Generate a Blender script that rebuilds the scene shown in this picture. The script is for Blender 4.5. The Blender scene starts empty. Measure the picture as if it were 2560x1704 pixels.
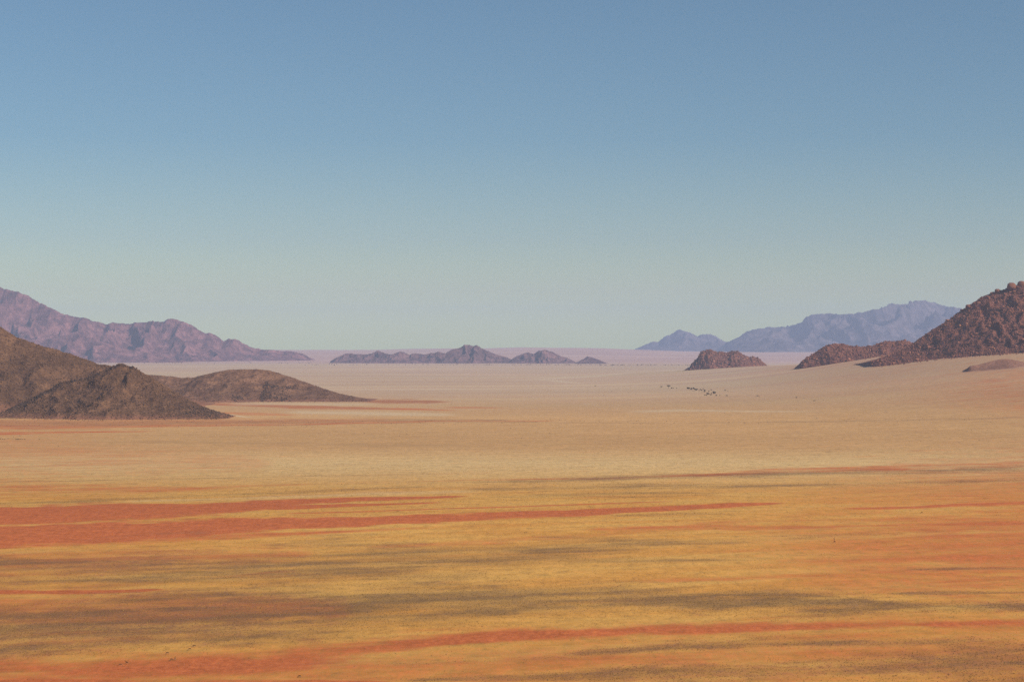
import bpy, bmesh, math, random
import numpy as np

scene = bpy.context.scene
R = math.radians
rng = np.random.default_rng(11)
random.seed(7)

# ------------------------------------------------------------------ camera
F = 4777.0            # focal length in pixels of the 2560 px wide photograph (30 degrees across)
CX, HY = 1280.0, 870.0
CZ = 120.0            # the viewpoint stands 120 m above the plain
cam_data = bpy.data.cameras.new("camera")
cam_data.sensor_width = 36.0
cam_data.lens = 36.0 * F / 2560.0
cam_data.shift_y = (HY - 852.0) / 2560.0
cam_data.clip_start = 1.0
cam_data.clip_end = 120000.0
cam = bpy.data.objects.new("camera", cam_data)
cam.location = (0, 0, CZ)
cam.rotation_euler = (R(90), 0, 0)
scene.collection.objects.link(cam)
scene.camera = cam

# ------------------------------------------------------------------ light
SUN_DIR = np.array([0.76, -0.46, 0.62]); SUN_DIR /= np.linalg.norm(SUN_DIR)
SUN_EL = math.asin(SUN_DIR[2])
SUN_AZ = math.atan2(SUN_DIR[0], SUN_DIR[1])      # clockwise from +Y
# film tint of the clear sky from the dusty horizon (0) up to 7 degrees (1); constant above
SKY_TINT = [(0.0, (1.75, 1.90, 0.70)), (0.90, (0.73, 0.93, 1.02)), (0.105, (1.52, 1.63, 0.80)),
            (0.25, (1.21, 1.23, 0.92)), (0.47, (0.97, 1.05, 1.0))]
world = bpy.data.worlds.new("World")
scene.world = world
world.use_nodes = True
wn, wl = world.node_tree.nodes, world.node_tree.links
wn.clear()
w_out = wn.new("ShaderNodeOutputWorld")
w_bg = wn.new("ShaderNodeBackground")
w_sky = wn.new("ShaderNodeTexSky")
w_sky.sky_type = 'NISHITA'
w_sky.sun_disc = False
w_sky.sun_elevation = SUN_EL
w_sky.sun_rotation = SUN_AZ
w_sky.altitude = 1000.0
w_sky.air_density = 1.0
w_sky.dust_density = 1.3
w_sky.ozone_density = 1.0
w_bg.inputs["Strength"].default_value = 0.077
w_mix = wn.new("ShaderNodeMix")
w_mix.data_type = 'RGBA'
w_mix.blend_type = 'MULTIPLY'
w_mix.inputs[0].default_value = 1.0
w_tc = wn.new("ShaderNodeTexCoord")
w_sep = wn.new("ShaderNodeSeparateXYZ")
w_el = wn.new("ShaderNodeMapRange")
w_el.inputs["From Min"].default_value = 0.0
w_el.inputs["From Max"].default_value = 0.12
w_tint = wn.new("ShaderNodeValToRGB")
for k, (pos_, c_) in enumerate(SKY_TINT):
    e_ = w_tint.color_ramp.elements[k] if k < 2 else w_tint.color_ramp.elements.new(pos_)
    e_.position = pos_
    e_.color = (*c_, 1)
wl.new(w_tc.outputs["Generated"], w_sep.inputs[0])
wl.new(w_sep.outputs["Z"], w_el.inputs["Value"])
wl.new(w_el.outputs[0], w_tint.inputs[0])
wl.new(w_tint.outputs[0], w_mix.inputs[7])
wl.new(w_sky.outputs[0], w_mix.inputs[6])
wl.new(w_mix.outputs[2], w_bg.inputs["Color"])
wl.new(w_bg.outputs[0], w_out.inputs["Surface"])

sun_data = bpy.data.lights.new("sun", 'SUN')
sun_data.energy = 4.9
sun_data.angle = R(0.53)
sun_data.color = (1.0, 0.94, 0.85)
sun = bpy.data.objects.new("sun", sun_data)
sun.location = (800, -300, 600)
from mathutils import Vector, Matrix, Euler
sun.rotation_euler = Vector(-SUN_DIR).to_track_quat('-Z', 'Y').to_euler()
scene.collection.objects.link(sun)

vs = scene.view_settings
vs.view_transform = 'Standard'
vs.look = 'None'
vs.exposure = 0.0
vs.gamma = 1.0
vs.use_curve_mapping = False
scene.cycles.use_denoising = False
scene.cycles.max_bounces = 4
scene.cycles.diffuse_bounces = 2
scene.cycles.volume_bounces = 1

# haze of the air between the viewpoint and the far ranges (used by the box built further down)
HAZE_DENSITY = 3.0e-5
HAZE_COLOR = (0.53, 0.67, 1.0)

# ------------------------------------------------------------------ noise (numpy gradient noise)
_perm = np.random.default_rng(5).permutation(4096).astype(np.int64)
_ang = np.random.default_rng(6).random(4096) * 2 * np.pi
_gx, _gy = np.cos(_ang), np.sin(_ang)

def pn(x, y, seed=0):
    x = np.asarray(x, float); y = np.asarray(y, float)
    x, y = np.broadcast_arrays(x, y)
    xi = np.floor(x).astype(np.int64); yi = np.floor(y).astype(np.int64)
    xf = x - xi; yf = y - yi
    u = xf * xf * xf * (xf * (xf * 6 - 15) + 10)
    v = yf * yf * yf * (yf * (yf * 6 - 15) + 10)
    def g(ix, iy, fx, fy):
        h = _perm[(_perm[(ix + seed * 131) & 4095] + iy) & 4095]
        return _gx[h] * fx + _gy[h] * fy
    a = g(xi, yi, xf, yf); b = g(xi + 1, yi, xf - 1, yf)
    c = g(xi, yi + 1, xf, yf - 1); d = g(xi + 1, yi + 1, xf - 1, yf - 1)
    return ((a + (b - a) * u) + ((c + (d - c) * u) - (a + (b - a) * u)) * v) * 1.5

def fbm(x, y, octs=5, seed=0, gain=0.5, lac=2.03):
    s = 0; a = 1; t = 0
    for o in range(octs):
        s = s + a * pn(x, y, seed + o * 7); t += a
        x = x * lac + 13.7; y = y * lac + 7.1; a *= gain
    return s / t * 1.4

def ridged(x, y, octs=5, seed=0, gain=0.5):
    s = 0; a = 1; t = 0; w = 1.0
    for o in range(octs):
        n = 1 - np.abs(pn(x, y, seed + o * 7)) * 1.7
        n = np.clip(n, 0, 1) ** 2 * w
        w = np.clip(n * 1.6, 0, 1)
        s = s + a * n; t += a
        x = x * 2.07 + 3.1; y = y * 2.07 + 9.7; a *= gain
    return s / t

def sstep(a, b, x):
    t = np.clip((x - a) / (b - a), 0, 1)
    return t * t * (3 - 2 * t)

# ------------------------------------------------------------------ mesh helpers
C = scene.collection

def np_mesh(name, verts, faces):
    """verts (n,3), faces (m,3) or (m,4) arrays -> mesh"""
    verts = np.asarray(verts, np.float32); faces = np.asarray(faces, np.int32)
    me = bpy.data.meshes.new(name)
    k = faces.shape[1]
    me.vertices.add(len(verts)); me.vertices.foreach_set("co", verts.ravel())
    me.loops.add(faces.size); me.loops.foreach_set("vertex_index", faces.ravel())
    me.polygons.add(len(faces))
    me.polygons.foreach_set("loop_start", np.arange(0, faces.size, k, dtype=np.int32))
    me.polygons.foreach_set("loop_total", np.full(len(faces), k, np.int32))
    me.update(calc_edges=True)
    me.validate()
    return me

def set_attr(me, name, vals):
    a = me.attributes.new(name, 'FLOAT', 'POINT')
    a.data.foreach_set("value", np.asarray(vals, np.float32).ravel())

def smooth(me):
    me.polygons.foreach_set("use_smooth", np.ones(len(me.polygons), bool)); me.update()

def obj(name, me, mat=None, parent=None, loc=None):
    if mat is not None and not me.materials:
        me.materials.append(mat)
    o = bpy.data.objects.new(name, me)
    C.objects.link(o)
    if parent is not None: o.parent = parent
    if loc is not None: o.location = loc
    return o

def tag(o, label=None, cat=None, group=None, kind=None):
    if label: o["label"] = label
    if cat: o["category"] = cat
    if group: o["group"] = group
    if kind: o["kind"] = kind
    return o

def grid_faces(nu, nv):
    i = np.arange(nu - 1)[:, None]; j = np.arange(nv - 1)[None, :]
    a = (i * nv + j).ravel(); b = ((i + 1) * nv + j).ravel()
    return np.stack([a, b, b + 1, a + 1], 1)

# ------------------------------------------------------------------ terrain
def ground_z(x, y):
    x = np.asarray(x, float); y = np.asarray(y, float)
    # fan of sand climbing to the boulder hill on the right
    z = 128 * np.exp(-(((x - 1500) / 640) ** 2 + ((y - 5650) / 2100) ** 2))
    z = z + 24 * np.exp(-(((x - 950) / 420) ** 2 + ((y - 8100) / 900) ** 2))
    # far slope that closes the plain
    xr = x / np.maximum(y, 1000.0) * F + CX
    crest = np.interp(xr, [0, 500, 700, 950, 1150, 1300, 1500, 1700, 1900, 2300, 2600],
                      [85, 88, 95, 90, 116, 126, 112, 76, 70, 66, 60])
    rise = sstep(15600, 25500, y)
    z = z + crest * rise + 16 * rise * fbm(x / 2200, y / 4200, 4, 41)
    z = z - 40 * sstep(25500, 40000, y)
    # low swells of the plain
    z = z + 1.6 * fbm(x / 900, y / 420, 3, 3) * sstep(500, 1500, y) * (1 - sstep(9000, 15000, y))
    z = z + 0.35 * fbm(x / 90, y / 45, 3, 9) * (1 - sstep(3000, 6000, y))
    return z

def at(px, py, Y):
    """world point seen at a pixel of the photograph, at distance Y"""
    return np.array([(px - CX) / F * Y, Y, CZ - (py - HY) / F * Y])

def hit(px, py):
    """first ground point under a pixel of the photograph"""
    Y = np.exp(np.linspace(math.log(500), math.log(34000), 30000))
    x = (px - CX) / F * Y; z = CZ - (py - HY) / F * Y
    k = int(np.argmax(ground_z(x, Y) >= z))
    return float(x[k]), float(Y[k]), float(ground_z(x[k], Y[k]))

# soil and grass patches: (x pixel, y pixel, half height) turned into bearing / distance bands
RED = [
 # the broad red lane on the left: an upper lobe, a lower lobe that tapers far to the right
 dict(p=[(-500,1312,42),(0,1293,28),(180,1286,25),(300,1281,22.5),(543,1270,18),(680,1260,11),(761,1252,7),(900,1245,5),(1087,1241,3),(1180,1239,1)], f=.34, s=.98, k=.3),
 dict(p=[(640,1270,5),(761,1267,5),(900,1262,4),(1000,1259,3),(1120,1254,1)], f=.3, s=.9),
 dict(p=[(-500,1368,42),(0,1342,29),(180,1334,26),(300,1328,23),(543,1315,17.5),(652,1311,15),(924,1302,11.5),(1280,1287,9),(1606,1273.5,6.5),(1823,1263,4.2),(1975,1257,1)], f=.36, s=1.0, k=.3),
 dict(p=[(700,1285,1.4),(1000,1276,1.6),(1280,1266,1.6),(1500,1259,1.4),(1693,1253,.8)], f=.5, s=.75),
 dict(p=[(-400,1372,12),(0,1364,10),(300,1350,8),(600,1340,6),(900,1326,3),(1100,1316,2)], f=.95, s=.6),
 # the orange lane across the foreground
 dict(p=[(-500,1690,46),(0,1674,38),(435,1664,40),(652,1654,34),(761,1646,32),(924,1624,21),(1087,1604,14),(1280,1587,12),(1660,1573,12),(1986,1566,12),(2560,1555,11),(3000,1546,12)], f=.9, s=.86, k=.5),
 dict(p=[(-300,1704,14),(300,1706,14),(800,1704,6),(1000,1702,2)], f=.7, s=.8),
 dict(p=[(-300,1484,9),(0,1482,6),(272,1479,5),(360,1476,4),(430,1472,1)], f=.5, s=.95),
 dict(p=[(-100,1500,10),(200,1499,8),(380,1490,3)], f=.9, s=.4),
 dict(p=[(560,1440,2),(700,1427,4),(760,1425,1)], f=.8, s=.5),
 dict(p=[(1000,1362,3),(1200,1352,5),(1500,1336,5),(1800,1304,6),(2100,1298,3)], f=.9, s=.5),
 dict(p=[(900,1366,3),(1100,1360,5),(1300,1354,3)], f=.9, s=.42),
 dict(p=[(1450,1322,4),(1800,1314,9),(2050,1316,7),(2300,1312,6),(2800,1308,8)], f=.95, s=.6),
 dict(p=[(2080,1271,1.5),(2250,1268,3),(2400,1262,4),(2700,1256,6)], f=.6, s=.8),
 dict(p=[(1900,1400,3),(2200,1395,8),(2500,1390,16),(2900,1390,30)], f=.95, s=.5),
 dict(p=[(1500,1458,3),(1900,1442,9),(2200,1440,10),(2600,1446,16)], f=.95, s=.45, tap=.05),
 dict(p=[(1700,1190,2),(1950,1178,6),(2250,1170,8),(2600,1164,10)], f=.8, s=.6),
 dict(p=[(1000,1203,1),(1500,1196,2),(1900,1182,3),(2300,1165,5),(2600,1158,6)], f=.7, s=.55),
 dict(p=[(2000,1000,6),(2300,1010,24),(2560,1020,40),(2900,1030,60)], f=.95, s=.4, tap=.12),
 dict(p=[(1600,975,14),(2000,965,34),(2560,965,46),(2900,970,60)], f=.95, s=.3, tap=.12, k=.4),
 dict(p=[(-300,1056,12),(0,1056,11),(500,1054,9),(900,1050,4),(1000,1048,2)], f=.9, s=.45, k=.5),
 dict(p=[(-300,1062,6),(0,1067,5),(217,1066,4),(543,1061,3),(761,1058.6,2.5),(1087,1052,2),(1400,1052,1)], f=.8, s=.62),
 dict(p=[(-300,1084,5),(0,1082,4),(250,1078,2),(400,1077,1)], f=.8, s=.7),
 dict(p=[(880,1002,2),(960,1003,6),(1060,1004,5),(1140,1004,1.5)], f=.5, s=.58),
 dict(p=[(500,1008,3),(620,1012,4),(760,1016,4),(1000,1021,2.4),(1150,1026,1.4)], f=.7, s=.66),
 dict(p=[(1090,1018,1),(1180,1018,2),(1280,1019,1)], f=.7, s=.6),
 dict(p=[(520,1030,3),(650,1034,4),(760,1038,2)], f=.8, s=.55),
 dict(p=[(-400,1200,26),(0,1212,26),(200,1222,14),(500,1218,5),(800,1208,2)], f=.95, s=.5, tap=.08),
 dict(p=[(-500,1150,90),(0,1140,70),(300,1150,40),(700,1160,10)], f=.95, s=.34, tap=.12),
 dict(p=[(1500,1380,60),(2000,1370,110),(2400,1375,130),(2900,1380,170)], f=.95, s=.62, tap=.2, k=.5),
 dict(p=[(1700,1250,30),(2300,1230,70),(2900,1220,110)], f=.95, s=.46, tap=.16, k=.5),
 dict(p=[(-500,1420,60),(0,1410,50),(300,1400,36),(800,1380,12)], f=.95, s=.55, tap=.12, k=.5),
 dict(p=[(-500,1540,90),(0,1540,80),(400,1530,60),(900,1520,20)], f=.95, s=.55, tap=.12, k=.5),
 dict(p=[(300,1690,50),(900,1670,50),(1500,1650,60),(2200,1630,90),(2900,1620,120)], f=.95, s=.5, tap=.1, k=.5),
]
DARK = [
 dict(p=[(880,1002,2),(960,1003,6),(1060,1004,5),(1140,1004,1.5)], f=.5, s=.55, k=.3),
 dict(p=[(500,1008,3),(620,1012,4),(760,1016,4),(1000,1021,2.4)], f=.7, s=.4, k=.3),
 dict(p=[(-500,1600,64),(0,1576,57),(272,1557,54),(543,1541,60),(761,1524,54),(1032,1508,42),(1280,1502,32),(1660,1496,26),(1900,1503,26),(2095,1514,26),(2312,1514,12),(2560,1515,10),(2900,1515,12)], f=.8, s=.86, k=.8),
 dict(p=[(-500,1590,50),(0,1590,44),(200,1585,26),(450,1570,8)], f=.95, s=.9, tap=.06),
 dict(p=[(1100,1488,6),(1400,1486,14),(1900,1486,12),(2100,1492,4)], f=.9, s=.8),
 dict(p=[(-400,1430,44),(0,1425,42),(543,1420,46),(924,1412,44),(1280,1390,28),(1606,1358,10),(1750,1352,3)], f=.9, s=.74, k=.9),
 dict(p=[(600,1395,4),(900,1384,8),(1280,1370,10),(1400,1366,4)], f=.9, s=.62),
 dict(p=[(1300,1348,4),(1450,1347,9),(1606,1352,8),(1900,1354,2)], f=.9, s=.55),
 dict(p=[(1280,1398,5),(1550,1400,7),(1780,1399,4),(1900,1398,2)], f=.9, s=.55),
 dict(p=[(1280,1372,5),(1450,1370,7),(1650,1376,2)], f=.9, s=.4),
 dict(p=[(1400,1636,4),(1560,1622,12),(1750,1612,14),(1900,1602,12),(2200,1606,10),(2560,1598,14)], f=.9, s=.75),
 dict(p=[(1000,1698,4),(1300,1692,8),(1600,1680,18),(1900,1672,22),(2300,1660,34),(2900,1650,60)], f=.95, s=.75),
 dict(p=[(2150,1660,20),(2400,1660,44),(2900,1660,70)], f=.95, s=.72, tap=.05),
 dict(p=[(950,1660,5),(1300,1648,8),(1500,1640,4)], f=.95, s=.4),
 dict(p=[(2240,1422,2),(2400,1420,4.5),(2560,1418,4),(2700,1418,4)], f=.7, s=.8),
 dict(p=[(2200,1483,2),(2350,1481,4.5),(2560,1480,4),(2700,1480,4)], f=.7, s=.7),
 dict(p=[(1750,1350,2),(2000,1340,5),(2300,1330,4),(2400,1328,2)], f=.9, s=.45),
 dict(p=[(1950,1386,2),(2050,1385,3),(2150,1386,1)], f=.9, s=.45),
 dict(p=[(2250,1372,1),(2330,1370,2.5),(2400,1370,1)], f=.8, s=.6),
 dict(p=[(1500,1288,2),(1700,1284,5),(1850,1286,2)], f=.9, s=.5),
 dict(p=[(1000,1206,2),(1280,1204,4),(1500,1197,5),(1800,1188,6),(2100,1182,6),(2600,1172,8)], f=.9, s=.66),
 dict(p=[(1150,1222,3),(1300,1220,5),(1600,1216,6),(1850,1214,5),(2100,1212,4),(2600,1202,6)], f=.85, s=.66),
 dict(p=[(1300,1236,2),(1560,1233,4),(1850,1233,2)], f=.8, s=.55),
 dict(p=[(1180,1240,1),(1400,1240,2),(1600,1243,2.4),(1800,1236,1)], f=.8, s=.45),
 dict(p=[(-200,1262,3),(0,1256,4),(250,1246,4),(500,1236,3),(800,1226,3),(1100,1214,3)], f=.85, s=.6),
 dict(p=[(-200,1056,8),(0,1058,10),(300,1057,8),(700,1052,6),(1100,1050,3),(1300,1050,1)], f=.9, s=.55),
 dict(p=[(600,1063,1),(900,1058,1),(1200,1055,1.2),(1600,1057,1),(2000,1056,1.6),(2600,1056,1.6)], f=.8, s=.5),
 dict(p=[(200,1102,2),(500,1104,4),(1000,1112,6),(1300,1116,2)], f=.95, s=.34),
 dict(p=[(-200,1206,1),(0,1202,1.2),(400,1196,1.2),(800,1188,1.2),(1100,1184,.6)], f=.9, s=.5),
]
PALE = [
 dict(p=[(0,1041.5,.8),(60,1044,.8),(110,1045.5,.5)], f=.5, s=.9),
 dict(p=[(520,1024,.7),(560,1034,.9),(600,1040,.9),(640,1043,.6)], f=.5, s=.9),
 dict(p=[(700,1028,3),(900,1032,5),(1150,1036,3)], f=.9, s=.5),
 dict(p=[(560,1009,2),(800,1010,2),(950,1011,1.5)], f=.9, s=.5),
 dict(p=[(1330,948,1),(1400,954,1.6),(1470,960,1)], f=.7, s=.55),
 dict(p=[(1280,950,1),(1500,942,1.5),(1660,929,1.6),(1730,922,1.4)], f=.9, s=.5),
 dict(p=[(800,974,1),(1000,973,1.6),(1280,972,1)], f=.9, s=.35),
 dict(p=[(1450,1013,1),(1480,1010,1.4),(1500,1008,.8)], f=.7, s=.6),
 dict(p=[(1560,1030,2),(1700,1028,3),(1850,1032,2),(2050,1036,1)], f=.95, s=.45),
 dict(p=[(300,1312,.8),(600,1297,2),(900,1282,2.6),(1150,1268,2)], f=.7, s=.0),
 dict(p=[(300,1250,2),(600,1243,3),(900,1233,4),(1200,1228,3)], f=.9, s=.3),
]

def bands(strokes, b, y, wob, sn):
    """coverage of a set of soil bands at bearing b = x/y and distance y"""
    m = np.zeros_like(y)
    u = 1.0 / y
    for st in strokes:
        p = np.array(st["p"], float)
        bb = (p[:, 0] - CX) / F
        uc = np.interp(b, bb, (p[:, 1] - HY) / (F * CZ))
        hu = np.interp(b, bb, p[:, 2] / (F * CZ))
        tp = st.get("tap", .012)
        inside = sstep(bb[0] - .004, bb[0] + tp, b) * (1 - sstep(bb[-1] - .012, bb[-1] + .004, b))
        d = np.abs(u - uc) / np.maximum(hu, 1e-9) + wob * (0.38 + 0.5 * st["f"])
        f = st["f"]
        c = (1 - sstep(1 - f, 1 + f, d)) * st["s"] * inside
        k = st.get("k", min(max((f - .3) / .5, 0), 1))
        c = c * (1 - k + k * np.clip(.88 + 1.0 * sn, .2, 1.3))
        m = np.maximum(m, c)
    return np.clip(m, 0, 1)

def soil(x, y):
    yy = np.maximum(y, 300.0)
    b = x / yy
    wob = fbm(x / 70, y / 55, 4, 21) * .7 + fbm(x / 420, y / 160, 3, 22) * .6
    ca, sa = math.cos(R(17)), math.sin(R(17))
    al, ac = x * ca + y * sa, -x * sa + y * ca        # along and across the wind lanes
    sn = .65 * fbm(al / 95, ac / 34, 5, 51, .62) + .5 * fbm(al / 260, ac / 22, 4, 54, .6)
    sn2 = .65 * fbm(al / 80, ac / 30, 5, 57, .62) + .5 * fbm(al / 240, ac / 20, 4, 58, .6)
    wob = wob * .8 + .6 * fbm(al / 70, ac / 26, 5, 53, .6) + .32 * fbm(x / 15, y / 17, 3, 61)
    r = bands(RED, b, yy, wob, sn)
    d = bands(DARK, b, yy, wob * 1.2, sn2)
    p = bands(PALE, b, yy, wob * .5, sn)
    return r, d, p

def build_ground():
    ys = np.concatenate([np.linspace(-3500, 250, 9), np.linspace(300, 600, 8),
                         np.exp(np.linspace(math.log(615), math.log(6500), 900)),
                         np.exp(np.linspace(math.log(6550), math.log(27000), 260)),
                         np.linspace(27800, 36500, 10)])
    ts = np.concatenate([np.linspace(-.62, -.31, 12)[:-1], np.linspace(-.31, .31, 330), np.linspace(.31, .62, 12)[1:]])
    Yg, T = np.meshgrid(ys, ts, indexing="ij")
    X = T * np.maximum(Yg, 5200.0 - 0 * Yg) if False else T * np.where(Yg < 600, 600 + (600 - Yg) * 1.2, Yg)
    Z = ground_z(X, Yg)
    V = np.stack([X, Yg, Z], -1).reshape(-1, 3)
    me = np_mesh("ground", V, grid_faces(len(ys), len(ts))[:, ::-1])
    r, d, p = soil(X.ravel(), Yg.ravel())
    set_attr(me, "red_sand", r); set_attr(me, "dark_grass", d); set_attr(me, "pale_sand", p)
    smooth(me)
    return me

# ------------------------------------------------------------------ materials
class NT:
    def __init__(s, name):
        s.m = bpy.data.materials.new(name); s.m.use_nodes = True
        s.n, s.l = s.m.node_tree.nodes, s.m.node_tree.links
        s.b = s.n["Principled BSDF"]
        s.b.inputs["Roughness"].default_value = 0.95
        s.b.inputs["Specular IOR Level"].default_value = 0.1
    def link(s, a, b): s.l.new(a, b)
    def pos(s):
        return s.n.new("ShaderNodeNewGeometry").outputs["Position"]
    def mapping(s, vec, scale, loc=(0, 0, 0), rot=(0, 0, 0)):
        m = s.n.new("ShaderNodeMapping")
        m.inputs["Scale"].default_value = scale; m.inputs["Location"].default_value = loc
        m.inputs["Rotation"].default_value = rot
        s.link(vec, m.inputs["Vector"]); return m.outputs[0]
    def noise(s, vec, scale=1.0, detail=4, rough=.55, dist=0.0):
        n = s.n.new("ShaderNodeTexNoise")
        n.inputs["Scale"].default_value = scale; n.inputs["Detail"].default_value = detail
        n.inputs["Roughness"].default_value = rough; n.inputs["Distortion"].default_value = dist
        s.link(vec, n.inputs["Vector"]); return n.outputs["Fac"]
    def voronoi(s, vec, scale=1.0, out="Distance"):
        n = s.n.new("ShaderNodeTexVoronoi"); n.inputs["Scale"].default_value = scale
        s.link(vec, n.inputs["Vector"]); return n.outputs[out]
    def ramp(s, fac, lo, hi, a=0.0, b=1.0):
        m = s.n.new("ShaderNodeMapRange"); m.interpolation_type = 'SMOOTHSTEP'
        for k, v in zip(("From Min", "From Max", "To Min", "To Max"), (lo, hi, a, b)):
            m.inputs[k].default_value = v
        s.link(fac, m.inputs["Value"]); return m.outputs["Result"]
    def math(s, op, a, b=None):
        m = s.n.new("ShaderNodeMath"); m.operation = op
        for i, v in enumerate((a, b)):
            if v is None: continue
            if isinstance(v, (int, float)): m.inputs[i].default_value = v
            else: s.link(v, m.inputs[i])
        return m.outputs[0]
    def mix(s, fac, a, b, mode='MIX'):
        m = s.n.new("ShaderNodeMix"); m.data_type = 'RGBA'; m.blend_type = mode
        if isinstance(fac, (int, float)): m.inputs[0].default_value = fac
        else: s.link(fac, m.inputs[0])
        for i, v in ((6, a), (7, b)):
            if isinstance(v, tuple): m.inputs[i].default_value = (*v, 1)
            else: s.link(v, m.inputs[i])
        return m.outputs[2]
    def attr(s, name):
        a = s.n.new("ShaderNodeAttribute"); a.attribute_name = name; return a.outputs["Fac"]
    def bump(s, h, strength, dist):
        b = s.n.new("ShaderNodeBump"); b.inputs["Strength"].default_value = strength
        b.inputs["Distance"].default_value = dist
        s.link(h, b.inputs["Height"]); s.link(b.outputs[0], s.b.inputs["Normal"])
    def color(s, c):
        if isinstance(c, tuple): s.b.inputs["Base Color"].default_value = (*c, 1)
        else: s.link(c, s.b.inputs["Base Color"])
        return s.m

def ground_material():
    t = NT("desert_ground")
    P = t.pos()
    sep = t.n.new("ShaderNodeSeparateXYZ"); t.link(P, sep.inputs[0])
    yy = sep.outputs["Y"]
    fine = t.noise(t.mapping(P, (.42, .22, .3)), 1.0, 6, .72)
    tuft = t.noise(t.mapping(P, (.16, .06, .1), (31, 7, 0)), 1.0, 8, .72)
    PR = t.mapping(P, (1, 1, 1), (0, 0, 0), (0, 0, R(-17)))
    lane = t.noise(t.mapping(PR, (.0060, .024, .0), (3, 5, 0)), 1.0, 10, .66, .3)
    lane2 = t.noise(t.mapping(PR, (.0085, .030, .0), (13, 9, 0)), 1.0, 10, .68, .2)
    lane3 = t.noise(t.mapping(PR, (.05, .085, .0), (23, 4, 0)), 1.0, 8, .7, .2)
    big = t.noise(t.mapping(P, (.0006, .0011, .0), (1, 2, 0)), 1.0, 6, .55)
    far_lane = t.noise(t.mapping(P, (.00035, .0026, 0), (4, 2, 0)), 1.0, 8, .62)
    # straw grass on ochre sand near by, bare tan sand further out
    ochre = t.mix(t.ramp(lane, .36, .64), (.590, .264, .053), (.645, .338, .080))
    tan = t.mix(t.ramp(lane2, .35, .65), (.58, .355, .146), (.64, .425, .180))
    col = t.mix(t.ramp(yy, 1500, 2000), ochre, tan)
    mid = t.mix(t.ramp(lane2, .35, .65), (.505, .266, .100), (.565, .322, .128))
    col = t.mix(t.ramp(yy, 1950, 2350), col, mid)
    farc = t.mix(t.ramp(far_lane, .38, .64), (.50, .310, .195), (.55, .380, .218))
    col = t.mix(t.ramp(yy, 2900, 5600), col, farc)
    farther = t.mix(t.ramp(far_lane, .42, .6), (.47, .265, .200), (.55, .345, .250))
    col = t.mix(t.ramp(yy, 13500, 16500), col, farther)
    # red sand
    near = t.ramp(yy, 2000, 3400, 1.0, .35)
    ora = t.math('MULTIPLY', t.ramp(lane2, .53, .72, 0, .55), near)
    col = t.mix(ora, col, (.52, .17, .04))
    # ragged mottling of bare orange sand and thicker olive tufts
    mot = t.math('ADD', t.math('MULTIPLY', lane3, .6), t.math('MULTIPLY', tuft, .4))
    col = t.mix(t.math('MULTIPLY', t.ramp(mot, .53, .66, 0, .38), near), col, (.55, .19, .042))
    col = t.mix(t.math('MULTIPLY', t.ramp(mot, .47, .34, 0, .42), near), col, (.36, .195, .070))
    rm = t.attr("red_sand")
    rmn = t.ramp(t.math('ADD', rm, t.math('ADD', t.math('MULTIPLY', t.math('SUBTRACT', tuft, .5), .6), t.math('MULTIPLY', t.math('SUBTRACT', fine, .5), .8))), .02, .86)
    rmn = t.math('MULTIPLY', rmn, t.ramp(rm, 0.0, .18))
    redc = t.mix(t.ramp(fine, .3, .7), (.47, .112, .034), (.54, .150, .044))
    col = t.mix(rmn, col, redc)
    # grey-brown dry grass and low scrub
    dm = t.attr("dark_grass")
    streak = t.math('MULTIPLY', t.ramp(lane, .54, .72, 0, .42), near)
    stip = t.math('ADD', t.math('MULTIPLY', t.math('SUBTRACT', tuft, .5), 1.1), t.math('MULTIPLY', t.math('SUBTRACT', fine, .5), 1.5))
    dsum = t.math('ADD', t.math('MAXIMUM', dm, streak), stip)
    dmn = t.math('MULTIPLY', t.ramp(dsum, .05, 1.25, 0, .86), t.ramp(t.math('MAXIMUM', dm, streak), 0.0, .3))
    col = t.mix(dmn, col, (.160, .090, .050))
    # pale tracks and pans
    col = t.mix(t.attr("pale_sand"), col, (.62, .48, .30))
    # grain of tufts, pebbles and their gaps
    g = t.ramp(fine, .25, .75, .86, 1.14)
    g2 = t.ramp(tuft, .25, .75, .84, 1.16)
    g3 = t.ramp(lane3, .28, .72, .88, 1.12)
    gg = t.math('MULTIPLY', t.math('MULTIPLY', g, g2), g3)
    mul = t.n.new("ShaderNodeCombineColor")
    for i in range(3): t.link(gg, mul.inputs[i])
    col = t.mix(t.ramp(yy, 3000, 9000, 1, .35), col, mul.outputs[0], 'MULTIPLY')
    bb = t.ramp(big, .3, .7, .92, 1.08)
    mul2 = t.n.new("ShaderNodeCombineColor")
    for i in range(3): t.link(bb, mul2.inputs[i])
    col = t.mix(1.0, col, mul2.outputs[0], 'MULTIPLY')
    t.bump(tuft, .25, 1.2)
    return t.color(col)

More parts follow.
